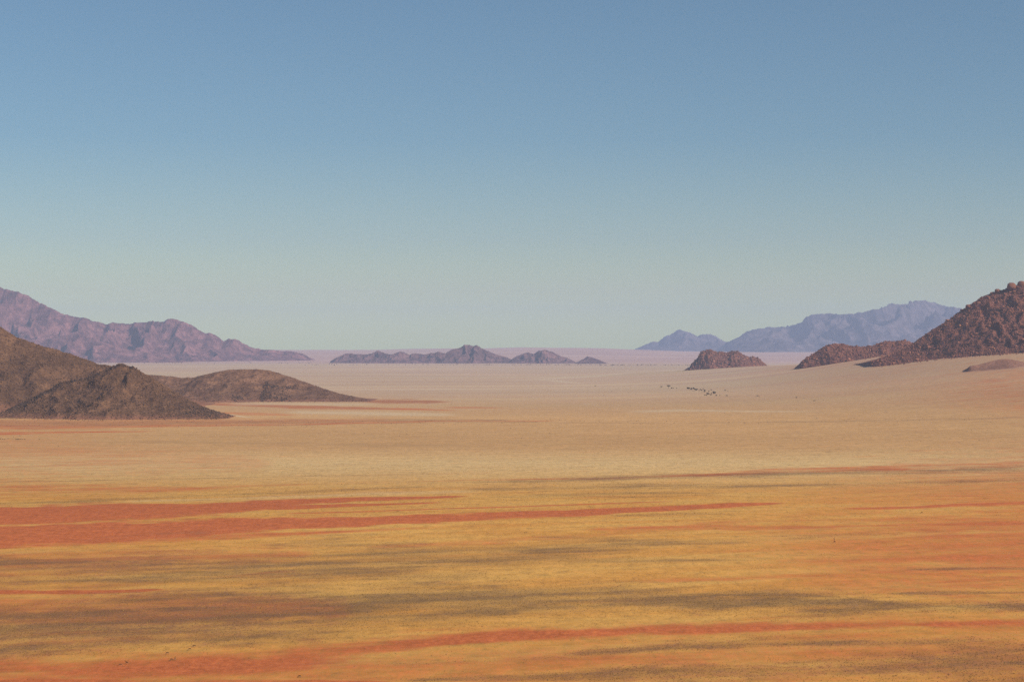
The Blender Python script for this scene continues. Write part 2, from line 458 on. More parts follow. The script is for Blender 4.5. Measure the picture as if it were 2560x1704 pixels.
def rock_material(name, dark, light, sand=None, scale=.05, speck=None, boost=1.0, bump=4.0):
    t = NT(name)
    P = t.pos()
    n1 = t.noise(t.mapping(P, (scale, scale, scale)), 1.0, 8, .65)
    n2 = t.noise(t.mapping(P, (scale * 6, scale * 6, scale * 8), (5, 9, 2)), 1.0, 6, .7)
    n3 = t.noise(t.mapping(P, (scale * .25,) * 3, (8, 1, 2)), 1.0, 4, .5)
    col = t.mix(t.ramp(n1, .34, .68), dark, light)
    k = t.math('MULTIPLY', t.ramp(n2, .28, .72, .62, 1.4), t.ramp(n3, .3, .7, .85, 1.15))
    mul = t.n.new("ShaderNodeCombineColor")
    for i in range(3): t.link(k, mul.inputs[i])
    col = t.mix(1.0, col, mul.outputs[0], 'MULTIPLY')
    if speck:
        v = t.noise(t.mapping(P, (scale * 9, scale * 9, scale * 9), (1, 4, 7)), 1.0, 3, .8)
        col = t.mix(t.ramp(v, .60, .72, 0, .8), col, speck)
    if sand:
        a = t.attr("rel_height")
        s = t.math('ADD', t.math('MULTIPLY', a, -1.0), t.math('MULTIPLY', n1, .12))
        col = t.mix(t.ramp(s, -.05, .06, 0, .8), col, sand)
    t.bump(t.math('ADD', n1, t.math('MULTIPLY', n2, .35)), .6, bump)
    return t.color(col)

def boulder_material(name, dark, light, per_object):
    t = NT(name)
    P = t.pos()
    n1 = t.noise(t.mapping(P, (.12, .12, .2)), 1.0, 6, .65)
    if per_object:
        rnd = t.n.new("ShaderNodeObjectInfo").outputs["Random"]
    else:
        rnd = t.attr("vary")
    f = t.math('ADD', t.math('MULTIPLY', n1, .7), t.math('MULTIPLY', t.math('SUBTRACT', rnd, .5), .55))
    col = t.mix(t.ramp(f, .12, .62), dark, light)
    t.bump(n1, .5, 1.5)
    return t.color(col)

M_ground = ground_material()
M_left_hill = rock_material("brown_hill_rock", (.088, .043, .023), (.158, .078, .040), (.25, .105, .06), .03, (.27, .17, .10), bump=3)
M_round_hill = rock_material("rounded_hill_rock", (.125, .060, .036), (.225, .112, .062), (.26, .11, .065), .03, (.26, .17, .105), bump=3)
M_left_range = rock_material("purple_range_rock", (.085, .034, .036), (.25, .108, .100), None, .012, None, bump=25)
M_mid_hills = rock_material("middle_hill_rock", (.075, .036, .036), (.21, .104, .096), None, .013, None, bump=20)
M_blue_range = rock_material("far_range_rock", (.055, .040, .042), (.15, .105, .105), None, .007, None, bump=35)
M_right_hill = rock_material("boulder_hill_rock", (.140, .052, .036), (.26, .102, .064), None, .05, None, bump=3)
M_mound = rock_material("mound_sand", (.23, .105, .068), (.32, .152, .095), (.48, .26, .155), .03, None, bump=1)
M_boulder = boulder_material("granite_boulder", (.170, .064, .044), (.34, .138, .077), True)
M_rubble = boulder_material("granite_rubble", (.155, .059, .043), (.32, .128, .074), False)
M_koppie_boulder = boulder_material("outcrop_boulder", (.11, .050, .042), (.37, .165, .10), True)
M_koppie_rubble = boulder_material("outcrop_rubble", (.10, .046, .040), (.32, .145, .095), False)
M_hill_rubble = boulder_material("hill_rubble", (.088, .047, .028), (.190, .100, .055), False)

# ------------------------------------------------------------------ ground
ground = obj("ground", build_ground(), M_ground)
tag(ground, "open desert plain of ochre grass lanes, red sand and tan flats", kind="structure")

# ------------------------------------------------------------------ hills
def hill(name, prof, mat, front, back, nu, nv, depth_wob=0.0, gully=0.0, gully_len=200.0, rough=0.0,
         rough_len=60.0, jag=0.0, jag_len=40.0, power=1.0, seed=1, sink=6.0, spur=0.0, spur_len=500.0):
    """ridge with a traced skyline: prof = [(px, py, distance)], front / back = half widths across the ridge,
    a number or [(px, width)]"""
    p = np.array(prof, float)
    wx = (p[:, 0] - CX) / F * p[:, 2]
    wz = CZ - (p[:, 1] - HY) / F * p[:, 2]
    Xs = np.linspace(wx[0], wx[-1], nu)
    yc = np.interp(Xs, wx, p[:, 2])
    zc = np.interp(Xs, wx, wz)
    def width(w):
        if isinstance(w, (int, float)): return np.full(nu, float(w))
        w = np.array(w, float)
        pxs = np.interp(Xs, wx, p[:, 0])
        return np.interp(pxs, w[:, 0], w[:, 1])
    wf, wb = width(front), width(back)
    wobn = fbm(Xs / spur_len, Xs * 0 + 3.3, 4, seed)
    wf = wf * (1 + spur * wobn); wb = wb * (1 + spur * fbm(Xs / spur_len, Xs * 0 + 8.1, 4, seed + 3))
    yc2 = yc + depth_wob * fbm(Xs / (spur_len * 1.3), Xs * 0 + 1.7, 3, seed + 5)
    zc = CZ + (zc - CZ) * (yc2 / yc)                  # same skyline though the crest wanders in depth
    Xc = Xs * (yc2 / yc)
    v = np.concatenate([-np.linspace(1.12, 0, nv)[:-1], np.linspace(0, 1.12, max(nv // 3, 8))])
    V = v[None, :]
    Y = yc2[:, None] + np.where(V < 0, V * wf[:, None], V * wb[:, None])
    X = np.repeat(Xc[:, None], len(v), 1)
    X = X + rough_len * .15 * fbm(X / rough_len, Y / rough_len, 2, seed + 31) * np.clip(np.abs(V) * 4, 0, 1) if rough else X
    g = ground_z(X, Y)
    H = np.maximum(zc[:, None] - ground_z(Xc, yc2)[:, None], 0.0)
    a = np.abs(V)
    sh = np.clip(1 - a, 0, 1) ** power
    h = H * sh
    side = np.clip(a * 5, 0, 1) * np.clip((1.04 - a) * 5, 0, 1)
    if gully:
        ph = ridged(X / gully_len + .35 * fbm(X / gully_len, Y / gully_len, 2, seed + 11), Y / (gully_len * 2.6), 5, seed + 13)
        h = h + gully * H * (ph - .62) * side * (0.35 + 0.65 * sh)
    if rough:
        h = h + rough * np.minimum(H, rough * 12) / (rough * 12) * (.55 * fbm(X / rough_len, Y / rough_len, 5, seed + 17, .62) + 1.1 * (ridged(X / (rough_len * 1.3), Y / (rough_len * 1.7), 5, seed + 23) - .45)) * side
    if jag:
        h = h + jag * np.clip(H / (jag * 8), 0, 1) * (fbm(Xc / jag_len, Xc * 0 + .5, 4, seed + 19, .6))[:, None] * np.clip(1 - a * 3, 0, 1)
    h = h - sink * sstep(.94, 1.12, a) - sink * (H < 1.0) * .5
    e = np.clip(np.minimum(np.arange(nu), nu - 1 - np.arange(nu)) / 5.0, 0, 1)[:, None]
    h = h * e - sink * (1 - e)
    Z = g + h
    W = np.stack([X, Y, Z], -1)
    me = np_mesh(name, W.reshape(-1, 3), grid_faces(nu, len(v)))
    set_attr(me, "rel_height", (h / max(H.max(), 1)).ravel())
    smooth(me)
    o = obj(name, me, mat)
    return o, W, V

# --- far blue range
blue_main = [(1790,884),(1812,866),(1824,856),(1833,848),(1854,839),(1869,828),(1893,822),(1919,817),(1966,817),(1983,810),(2004.5,805),(2015,791.5),(2030,787),(2064.5,783),(2090,786),(2124.5,785),(2141.6,781),(2159,778.6),(2201.6,770),(2204,767),(2207,770),(2223,759),(2266,759),(2279,754),(2309,751),(2339,756),(2356,763.6),(2382,768),(2403,771),(2450,783),(2520,790),(2600,800),(2700,828),(2800,862),(2860,880)]
o, _, _ = hill("mountain_range", [(x, y, 30000) for x, y in blue_main], M_blue_range, 2600, 2200, 620, 110, 900, .6, 650, 60, 260, 22, 110, .62, 71, 20, .3, 1200)
tag(o, "hazy blue mountain range with stepped flat summits behind the boulder hill", "mountain", kind="structure")
blue_small = [(1575,881),(1588.6,872),(1610,862),(1627,855),(1646,855),(1661.5,841),(1683,831),(1698,823),(1708.6,826),(1726,832),(1743,841),(1756,835),(1775,834),(1790,841),(1807,852),(1820,857),(1850,868),(1880,882)]
o, _, _ = hill("mountain", [(x, y, 32500) for x, y in blue_small], M_blue_range, 1900, 1600, 320, 80, 500, .6, 520, 50, 240, 20, 110, .68, 83, 20, .25, 1000)
tag(o, "pale blue twin-humped mountain left of the long far range", "mountain", kind="structure")

# --- left purple range
left_main = [(-420,650),(-300,668),(-180,690),(-80,704),(0,718),(11,722.5),(31,725),(47,730.5),(58,737),(72,739.5),(87,750),(108,761),(137,774.5),(159,784.6),(188,791),(224,799),(231,802.7),(238,802),(267,810.6),(281,806),(299.5,808),(325,809),(346,805.5),(368,806),(382,801),(400.5,806),(418.5,798),(436.6,797),(454.6,802.7),(472.7,810),(494,821.4),(512,831),(523,831.5),(541,837),(559,851),(570,848),(588,847.4),(602.5,855),(620.6,864),(638.6,870.5),(656.7,874),(678,875),(693,875.6),(714,876.6),(743,879),(761,885.7),(779,896.5),(790,903)]
o, _, _ = hill("mountain_range", [(x, y, 17600) for x, y in left_main], M_left_range, [(-420,1500),(300,1350),(600,700),(790,250)], [(-420,1500),(600,700),(790,250)], 760, 110, 420, .6, 330, 34, 150, 12, 60, .85, 29, 12, .35, 700)
tag(o, "purple-brown mountain range sloping down from the left edge to the plain", "mountain", kind="structure")
foot = [(-300,815),(-150,826),(0,836),(70,846),(120,846),(160,838),(188,833),(215,838),(250,852),(300,868),(350,878),(400,890),(450,901),(470,906)]
o, _, _ = hill("foothill", [(x, y, 16300) for x, y in foot], M_left_range, [(-300,700),(200,560),(470,200)], 500, 420, 70, 160, .6, 220, 24, 110, 9, 50, .85, 37, 10, .35, 500)
tag(o, "low reddish foothill below the left purple range", "hill", kind="structure")

# --- middle hills
mid_a = [(822,906),(827.6,902),(844,892),(865.5,882.6),(894,885),(916,886),(930,881.5),(945,876),(959,880.4),(974,886),(988,884),(999,878),(1010,880),(1024,887),(1035,882.6),(1057,885),(1078,883),(1096,879),(1114,883),(1125,875),(1136,872),(1150.5,869.6),(1161,862),(1172,861.6),(1183,864.5),(1192,863),(1204.6,870.7),(1222.6,878),(1244,886),(1262,892),(1280,898),(1292,906)]
o, _, _ = hill("hill", [(x, y, 15400) for x, y in mid_a], M_mid_hills, [(822,120),(945,260),(1160,380),(1290,120)], 260, 520, 70, 90, .62, 110, 15, 60, 6, 30, .9, 43, 8, .35, 260)
tag(o, "long knobbly purple hill chain in the middle of the far plain", "hill", kind="structure")
mid_b = [(1268,908),(1280,897),(1291,890),(1313,881.5),(1324,881.5),(1334.5,885),(1345,877),(1360,874),(1378,878),(1396,887),(1417.5,894),(1439,905),(1446,909)]
o, _, _ = hill("hill", [(x, y, 15200) for x, y in mid_b], M_mid_hills, [(1268,120),(1360,260),(1446,100)], 220, 280, 60, 60, .62, 95, 15, 55, 6, 30, .9, 47, 8, .35, 220)
tag(o, "two-peaked purple hill right of the long middle chain", "hill", kind="structure")
mid_c = [(1437,909),(1443,905),(1453.5,899.5),(1468,891),(1486,894),(1504,902),(1520,908.5),(1526,911)]
o, _, _ = hill("hill", [(x, y, 14900) for x, y in mid_c], M_mid_hills, [(1437,60),(1470,130),(1526,50)], 120, 160, 44, 30, .6, 70, 11, 40, 5, 26, .9, 53, 8, .3, 160)
tag(o, "smallest purple hillock at the right end of the middle chain", "hill", kind="structure")

# --- front hills on the left
slope = [(-520,690),(-380,716),(-250,748),(-120,778),(0,816),(27,832),(43,843),(59,848),(85.6,857),(107,866),(132,871),(160,879),(171,882),(196,893),(232,905),(250,911),(278,915),(310,926),(350,944),(400,972),(440,1000),(475,1024)]
o_slope, W_slope, V_slope = hill("hill", [(x, y, 3760) for x, y in slope], M_left_hill, [(-520,500),(0,430),(250,300),(440,100),(475,30)], 420, 440, 120, 40, .2, 100, 7, 40, 2.0, 22, .92, 59, 4, .12, 320)
tag(o_slope, "dark brown hillside falling from the left edge behind the pointed hill", "hill", kind="structure")
cone = [(-60,1062,3420),(23,1024,3440),(71,1001,3450),(107,982,3450),(151,957,3450),(178,951,3450),(221,944,3450),(267,923,3450),(285,914,3450),(303,909,3450),(312,911,3450),(321,916,3450),(335,917,3450),(344,923,3450),(380,944,3440),(420,969,3430),(470,998,3410),(530,1024,3380),(590,1042,3350),(630,1050,3330)]
o_cone, W_cone, V_cone = hill("hill", cone, M_left_hill, [(-60,120),(150,190),(300,215),(420,190),(540,120),(630,40)], [(-60,60),(300,140),(630,40)], 420, 120, 16, .2, 60, 5.5, 26, 2.0, 16, .88, 61, 4, .12, 160)
tag(o_cone, "pointed dark brown rocky hill at left with a dark spur on its left flank", "hill", kind="structure")
rnd = [(340,935,4560),(393,938,4560),(426,940,4560),(455,945,4560),(483.5,943,4540),(512,936,4520),(541,929,4520),(570,924,4520),(606,922,4520),(642,923,4520),(671,925,4520),(700,932.6,4520),(736,945,4510),(772,958,4490),(808,970,4450),(850,984,4400),(905,995,4350),(935,1003,4320)]
o_rnd, W_rnd, V_rnd = hill("hill", rnd, M_round_hill, [(340,300),(600,300),(760,230),(935,40)], 240, 440, 100, 20, .18, 90, 5, 36, 1.2, 26, .98, 67, 4, .12, 300)
tag(o_rnd, "rounded brown hill with a long tail running out to the right", "hill", kind="structure")

# --- boulder country on the right
rh = [(2170,908),(2185,902),(2193,899),(2202.6,893),(2228,886),(2256,874),(2281.6,860),(2298,847),(2320,831),(2333,822),(2348,815),(2373.6,798),(2394.5,781),(2406,775),(2415.5,767),(2428,760),(2444.5,750),(2454,742),(2467,737),(2486.5,729),(2512,723),(2540,713),(2557,707),(2640,694),(2760,694),(2900,730),(3060,820),(3120,880)]
o_rh, W_rh, V_rh = hill("boulder_hill", [(x, y, 5350) for x, y in rh], M_right_hill, [(2170,60),(2260,150),(2400,320),(2560,430),(3120,300)], 300, 420, 130, 20, .16, 60, 6, 26, 2.0, 18, .95, 73, 4, .15, 150)
tag(o_rh, "steep reddish brown boulder-covered hill rising at the right edge", "hill", kind="structure")
rg = [(1995,912),(2004,903),(2021.6,891),(2043,877),(2064,864),(2086,858.6),(2107,858.6),(2124,864),(2159,866),(2184.5,864),(2193,858.6),(2212,852),(2236,854),(2261.6,850.5),(2276.6,855.6),(2320,870),(2380,885),(2420,905)]
o_rg, W_rg, V_rg = hill("boulder_ridge", [(x, y, 6150) for x, y in rg], M_right_hill, [(1995,40),(2100,110),(2250,130),(2420,60)], 120, 300, 70, 16, .15, 50, 6, 26, 2.0, 18, .8, 79, 4, .15, 130)
tag(o_rg, "low ridge of red boulders between the lone outcrop and boulder hill", "ridge", kind="structure")
kp = [(1711,925),(1715,922.6),(1724.5,917),(1730.6,907),(1737.7,902.5),(1743.8,895.6),(1748,886),(1751,881.5),(1757,877.5),(1766,873.7),(1773,872.7),(1779.5,873.7),(1783.5,877),(1789.6,878),(1793.7,880),(1800,878),(1806,878.8),(1811,881),(1817,882),(1825,878),(1832,877),(1842.6,877.8),(1850,881),(1858,887),(1866,889),(1873,892.6),(1883,891.6),(1893.5,893.5),(1899.7,897),(1906,904),(1912,910),(1918,914.5),(1922,918)]
o_kp, W_kp, V_kp = hill("rocky_outcrop", [(x, y, 8000) for x, y in kp], M_right_hill, [(1711,30),(1770,100),(1850,100),(1922,25)], 90, 280, 70, 8, .15, 40, 5, 22, 1.6, 14, .7, 89, 4, .15, 90)
tag(o_kp, "isolated red rocky outcrop standing alone on the plain", "outcrop", kind="structure")
md = [(2410,917),(2446,911),(2480,902),(2500,898),(2514,897),(2530,898.5),(2560,905),(2620,914),(2680,922)]
o_md, _, _ = hill("sand_mound", [(x, y, 4560) for x, y in md], M_mound, [(2410,12),(2456,60),(2514,100),(2600,60),(2680,15)], 70, 90, 30, 0, 0, 60, .6, 25, 0, 20, 1.4, 97, 2)
tag(o_md, "low dark smooth mound at the foot of the boulder hill", "mound", kind="structure")

# ------------------------------------------------------------------ boulders
def hull_shape(n, seed, flat=.75):
    r = np.random.default_rng(seed)
    bm = bmesh.new()
    for _ in range(n):
        d = r.normal(size=3); d /= np.linalg.norm(d)
        d = np.sign(d) * np.abs(d) ** .8; d /= np.linalg.norm(d) ** .6
        bm.verts.new(d * (.5, .46, .5 * flat) * r.uniform(.88, 1.08))
    res = bmesh.ops.convex_hull(bm, input=bm.verts)
    bmesh.ops.delete(bm, geom=[e for e in res["geom_interior"] if isinstance(e, bmesh.types.BMVert)], context='VERTS')
    bmesh.ops.triangulate(bm, faces=bm.faces)
    me = bpy.data.meshes.new("boulder"); bm.to_mesh(me); bm.free()
    return me

def shape_np(me):
    v = np.empty(len(me.vertices) * 3, np.float32); me.vertices.foreach_get("co", v)
    f = np.empty(len(me.polygons) * 3, np.int32); me.polygons.foreach_get("vertices", f)
    return v.reshape(-1, 3), f.reshape(-1, 3)

def surface_samples(W, V, n, r, lim_px=(-60, 2620), crest_bias=.0):
    """random points on the camera side of a hill mesh, even over its area"""
    nu, nv = W.shape[:2]
    j1 = int(np.argmax(V[0] >= 0)) + 2
    A = W[:-1, :j1]; 
    du = W[1:, :j1] - W[:-1, :j1]
    dv = np.empty_like(du); dv[:, :-1] = W[:-1, 1:j1] - W[:-1, :j1 - 1]; dv[:, -1] = dv[:, -2]
    area = np.linalg.norm(np.cross(du, dv), axis=-1)
    px = CX + A[..., 0] / A[..., 1] * F
    above = A[..., 2] - ground_z(A[..., 0], A[..., 1])
    area = area * ((px > lim_px[0]) & (px < lim_px[1]) & (above > .5))
    pr = (area / area.sum()).ravel()
    k = r.choice(len(pr), n, p=pr)
    i, j = np.unravel_index(k, area.shape)
    a, b = r.random((n, 1)), r.random((n, 1))
    return A[i, j] + du[i, j] * a + dv[i, j] * b

def rot_matrices(n, r, tilt=.5):
    q = r.normal(size=(n, 4)) * [1, tilt, tilt, 1.2]
    q /= np.linalg.norm(q, axis=1, keepdims=True)
    w, x, y, z = q.T
    return np.stack([1 - 2 * (y * y + z * z), 2 * (x * y - z * w), 2 * (x * z + y * w),
                     2 * (x * y + z * w), 1 - 2 * (x * x + z * z), 2 * (y * z - x * w),
                     2 * (x * z - y * w), 2 * (y * z + x * w), 1 - 2 * (x * x + y * y)], 1).reshape(-1, 3, 3)

def scatter_mesh(name, pts, sizes, shapes, r, sinkf=.2, tilt=.5):
    vs_, fs_, var, off = [], [], [], 0
    pick = r.integers(len(shapes), size=len(pts))
    rot = rot_matrices(len(pts), r, tilt)
    val = r.random(len(pts))
    for s, (sv, sf) in enumerate(shapes):
        m = np.where(pick == s)[0]
        if not len(m): continue
        v = np.einsum('nij,kj->nki', rot[m], sv) * sizes[m][:, None, None] + pts[m][:, None, :]
        v[..., 2] += (sizes[m] * (.32 - sinkf))[:, None]
        f = sf[None] + (np.arange(len(m)) * len(sv))[:, None, None] + off
        vs_.append(v.reshape(-1, 3)); fs_.append(f.reshape(-1, 3)); var.append(np.repeat(val[m], len(sv)))
        off += len(m) * len(sv)
    me = np_mesh(name, np.concatenate(vs_), np.concatenate(fs_))
    set_attr(me, "vary", np.concatenate(var))
    return me

SHAPES = [shape_np(hull_shape(12, 100 + k)) for k in range(10)]

def boulder_meshes(mat, n=10, pts=24, seed=300):
    out = []
    for k in range(n):
        me = hull_shape(pts, seed + k, random.choice((.6, .72, .85)))
        me.materials.append(mat); out.append(me)
    return out

def dress(hill_obj, W, V, n_big, big, n_small, small, mat_big, mat_small, seed, tilt=.5, min_gap=.55, lim=(-60, 2620)):
    r = np.random.default_rng(seed)
    if n_big:
        ms = boulder_meshes(mat_big, seed=seed * 10)
        cand = surface_samples(W, V, n_big * 6, r, lim)
        size = big[0] + (big[1] - big[0]) * r.random(len(cand)) ** 2.2
        keep = []
        for i in range(len(cand)):
            if len(keep) >= n_big: break
            if keep:
                d = np.linalg.norm(cand[keep] - cand[i], axis=1)
                if (d < min_gap * (size[keep] + size[i]) * .5).any(): continue
            keep.append(i)
        for i in keep:
            o = obj("boulder", ms[r.integers(len(ms))], None, hill_obj)
            o.location = cand[i] + np.array([0, 0, size[i] * .12])
            o.rotation_euler = (r.normal() * .25, r.normal() * .25, r.random() * 6.3)
            s = size[i]
            o.scale = (s * r.uniform(.85, 1.25), s * r.uniform(.85, 1.15), s * r.uniform(.75, 1.1))
    if n_small:
        pts = surface_samples(W, V, n_small, r, lim)
        size = small[0] + (small[1] - small[0]) * r.random(n_small) ** 3
        me = scatter_mesh("rubble", pts, size, SHAPES, r, .2, tilt)
        o = obj("rubble", me, mat_small, hill_obj)
        o["kind"] = "stuff"

dress(o_rh, W_rh, V_rh, 296, (5.5, 12.5), 20000, (1.6, 5.2), M_boulder, M_rubble, 31)
dress(o_rg, W_rg, V_rg, 170, (5.5, 12.5), 4500, (2.0, 6.0), M_boulder, M_rubble, 32)
dress(o_kp, W_kp, V_kp, 130, (6.0, 13), 3400, (2.4, 6.5), M_koppie_boulder, M_koppie_rubble, 33)
dress(o_slope, W_slope, V_slope, 0, None, 9000, (1.2, 4.2), None, M_hill_rubble, 34)
dress(o_cone, W_cone, V_cone, 0, None, 9000, (1.0, 3.8), None, M_hill_rubble, 35)
dress(o_rnd, W_rnd, V_rnd, 0, None, 5000, (1.0, 3.4), None, M_hill_rubble, 36)

def apron(hill_obj, W, V, n, size, reach, mat, seed):
    """loose stones rolled out from the foot of a hill"""
    r = np.random.default_rng(seed)
    j1 = int(np.argmax(V[0] >= 0))
    A = W[:, :j1]
    ab = A[..., 2] - ground_z(A[..., 0], A[..., 1])
    jf = np.argmax(ab > .3, axis=1)
    ft = A[np.arange(len(A)), jf]
    px = CX + ft[:, 0] / ft[:, 1] * F
    ft = ft[(px > -40) & (px < 2600) & (ab.max(1) > 3)]
    k = r.integers(len(ft), size=n)
    x = ft[k, 0] + r.normal(0, reach * .3, n); y = ft[k, 1] - r.exponential(reach, n) + reach * .25
    sz = size[0] + (size[1] - size[0]) * r.random(n) ** 3
    me = scatter_mesh("scree", np.stack([x, y, ground_z(x, y)], 1), sz, SHAPES, r, .15, .5)
    o = obj("scree", me, mat, hill_obj); o["kind"] = "stuff"

apron(o_rh, W_rh, V_rh, 900, (1.2, 5.5), 16, M_rubble, 51)
apron(o_rg, W_rg, V_rg, 350, (1.2, 5), 14, M_rubble, 52)
apron(o_kp, W_kp, V_kp, 300, (1.5, 5), 14, M_koppie_rubble, 53)
apron(o_cone, W_cone, V_cone, 1300, (.5, 2.2), 16, M_hill_rubble, 54)
apron(o_rnd, W_rnd, V_rnd, 900, (.6, 2.2), 22, M_hill_rubble, 55)
apron(o_slope, W_slope, V_slope, 700, (.6, 2.2), 18, M_hill_rubble, 56)

def crags(hill_obj, W, V, line, half, n, size, mat, seed):
    """dark broken rock along a spur: line of (px, py) seen on the front of a hill"""
    r = np.random.default_rng(seed)
    j1 = int(np.argmax(V[0] >= 0)) + 1
    A = W[:, :j1].reshape(-1, 3)
    px = CX + A[:, 0] / A[:, 1] * F; py = HY + (CZ - A[:, 2]) / A[:, 1] * F
    L = np.array(line, float)
    best = np.full(len(A), 1e9)
    for a, b in zip(L[:-1], L[1:]):
        d = b - a; t = np.clip(((px - a[0]) * d[0] + (py - a[1]) * d[1]) / (d @ d), 0, 1)
        best = np.minimum(best, np.hypot(px - a[0] - t * d[0], py - a[1] - t * d[1]))
    w = np.exp(-(best / half) ** 2) * (best < half * 2.2)
    k = r.choice(len(A), n, p=w / w.sum())
    pts = A[k] + r.normal(size=(n, 3)) * (1.5, 1.5, .1)
    me = scatter_mesh("crag", pts, size[0] + (size[1] - size[0]) * r.random(n) ** 2, SHAPES, r, .18, .6)
    o = obj("crag", me, mat, hill_obj); o["kind"] = "stuff"
    o["label"] = "dark broken rock along the spur"

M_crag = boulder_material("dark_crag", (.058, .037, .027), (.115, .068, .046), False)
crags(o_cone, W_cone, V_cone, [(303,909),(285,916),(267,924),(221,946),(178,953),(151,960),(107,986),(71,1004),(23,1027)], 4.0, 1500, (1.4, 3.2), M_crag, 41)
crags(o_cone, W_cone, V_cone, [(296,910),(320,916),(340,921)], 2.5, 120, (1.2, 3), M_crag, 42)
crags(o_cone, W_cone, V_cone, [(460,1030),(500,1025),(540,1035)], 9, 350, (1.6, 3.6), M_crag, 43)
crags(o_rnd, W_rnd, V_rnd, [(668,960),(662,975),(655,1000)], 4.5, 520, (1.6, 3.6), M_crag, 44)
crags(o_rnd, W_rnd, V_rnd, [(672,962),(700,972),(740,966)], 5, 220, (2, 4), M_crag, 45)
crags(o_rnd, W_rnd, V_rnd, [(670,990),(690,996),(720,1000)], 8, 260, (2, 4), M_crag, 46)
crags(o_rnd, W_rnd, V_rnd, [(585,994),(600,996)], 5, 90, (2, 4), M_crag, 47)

M_crest = boulder_material("crest_granite", (.21, .082, .048), (.36, .15, .085), False)
def crest_boulder(px, py, Y, w, h, seed):
    """rounded granite ball lying on the crest"""
    bm = bmesh.new(); bmesh.ops.create_icosphere(bm, subdivisions=3, radius=.5)
    co = np.array([v.co[:] for v in bm.verts])
    n = fbm(co[:, 0] * 2.2 + seed, co[:, 1] * 2.2 + co[:, 2] * 1.7, 4, seed)
    for v, k in zip(bm.verts, n): v.co *= 1 + .16 * k
    me = bpy.data.meshes.new("boulder"); bm.to_mesh(me); bm.free()
    smooth(me)
    o = obj("boulder", me, M_crest, o_rh)
    o.location = at(px, py, Y); o.scale = (w, w * .9, h); o.rotation_euler = (.1, .15, seed * 1.3)
crest_boulder(2529, 716, 5330, 29, 22, 3)
crest_boulder(2554, 712, 5340, 26, 22, 4)
crest_boulder(2494, 727, 5345, 17, 12, 5)
crest_boulder(2420, 766, 5345, 15, 12, 6)

# ------------------------------------------------------------------ plants
def leaf_material(name, a, b):
    t = NT(name)
    n = t.noise(t.mapping(t.pos(), (.9, .9, .9)), 1.0, 3, .6)
    return t.color(t.mix(t.ramp(n, .35, .65), a, b))
M_leaf = leaf_material("acacia_foliage", (.030, .030, .018), (.058, .052, .030))
M_leaf_grey = leaf_material("grey_foliage", (.060, .062, .045), (.095, .092, .066))
M_leaf_brown = leaf_material("dry_foliage", (.070, .040, .026), (.115, .065, .040))
M_bark = leaf_material("bark", (.05, .033, .022), (.085, .058, .040))

def tube(V, Fc, p, q, r0, r1, n=6):
    p, q = np.array(p, float), np.array(q, float)
    d = q - p; d /= np.linalg.norm(d)
    e = np.cross(d, [0.3, 1, .2]); e /= np.linalg.norm(e); g = np.cross(d, e)
    k = len(V)
    for c, rr in ((p, r0), (q, r1)):
        for a in range(n):
            t = a / n * 2 * math.pi
            V.append(c + rr * (math.cos(t) * e + math.sin(t) * g))
    for a in range(n):
        Fc.append((k + a, k + (a + 1) % n, k + n + (a + 1) % n, k + n + a))

def leaf_cloud(centres, r, per, leaf):
    V, Fc = [], []
    for (c, rad) in centres:
        for _ in range(per):
            d = r.normal(size=3); d /= np.linalg.norm(d)
            p = np.array(c) + d * np.array(rad) * r.random() ** .35
            a = r.normal(size=3); a /= np.linalg.norm(a)
            b = np.cross(a, r.normal(size=3)); b /= np.linalg.norm(b)
            s = leaf * r.uniform(.6, 1.3); k = len(V)
            V += [p - a * s, p + b * s * .6, p + a * s, p - b * s * .6]
            Fc.append((k, k + 1, k + 2, k + 3))
    return V, Fc

def make_tree(w, h, kind, seed):
    """umbrella acacia ('flat'), round tree ('round') -> trunk mesh, crown mesh; unit metres"""
    r = np.random.default_rng(seed)
    V, Fc = [], []
    fork = h * (.38 if kind == 'flat' else .22)
    tube(V, Fc, (0, 0, -.4), (.12 * w * .2, 0, fork), .045 * h, .032 * h, 8)
    centres = []
    nl = 6 if kind == 'flat' else 7
    for k in range(nl):
        a = k / nl * 2 * math.pi + r.random() * .6
        rr = w * (.24 + .1 * r.random())
        zt = h * (.72 if kind == 'flat' else r.uniform(.45, .75))
        e = (math.cos(a) * rr, math.sin(a) * rr, zt)
        m = (e[0] * .45, e[1] * .45, fork + (zt - fork) * .6)
        tube(V, Fc, (.12 * w * .2, 0, fork - .1), m, .024 * h, .016 * h, 6)
        tube(V, Fc, m, e, .016 * h, .006 * h, 5)
        rz = h * (.14 if kind == 'flat' else .26)
        centres.append(((e[0], e[1], zt + h * .08), (w * .21, w * .21, rz * r.uniform(.7, 1.1))))
    centres.append(((0, 0, h * (.84 if kind == 'flat' else .68)), (w * .28, w * .28, h * (.14 if kind == 'flat' else .28))))
    trunk = np_mesh("trunk", np.array(V), np.array(Fc))
    LV, LF = leaf_cloud(centres, r, 75, w * .055)
    crown = np_mesh("crown", np.array(LV), np.array(LF))
    return trunk, crown

def make_shrub(w, h, seed):
    r = np.random.default_rng(seed)
    V, Fc = [], []; centres = []
    for k in range(5):
        a = k / 5 * 2 * math.pi + r.random()
        e = (math.cos(a) * w * .27, math.sin(a) * w * .27, h * r.uniform(.45, .7))
        tube(V, Fc, (0, 0, -.2), e, .04 * w, .015 * w, 5)
        centres.append((e, (w * .24, w * .24, h * .28)))
    centres.append(((0, 0, h * .55), (w * .25, w * .25, h * .38)))
    stem = np_mesh("stem", np.array(V), np.array(Fc))
    LV, LF = leaf_cloud(centres, r, 45, w * .09)
    return stem, np_mesh("foliage", np.array(LV), np.array(LF))

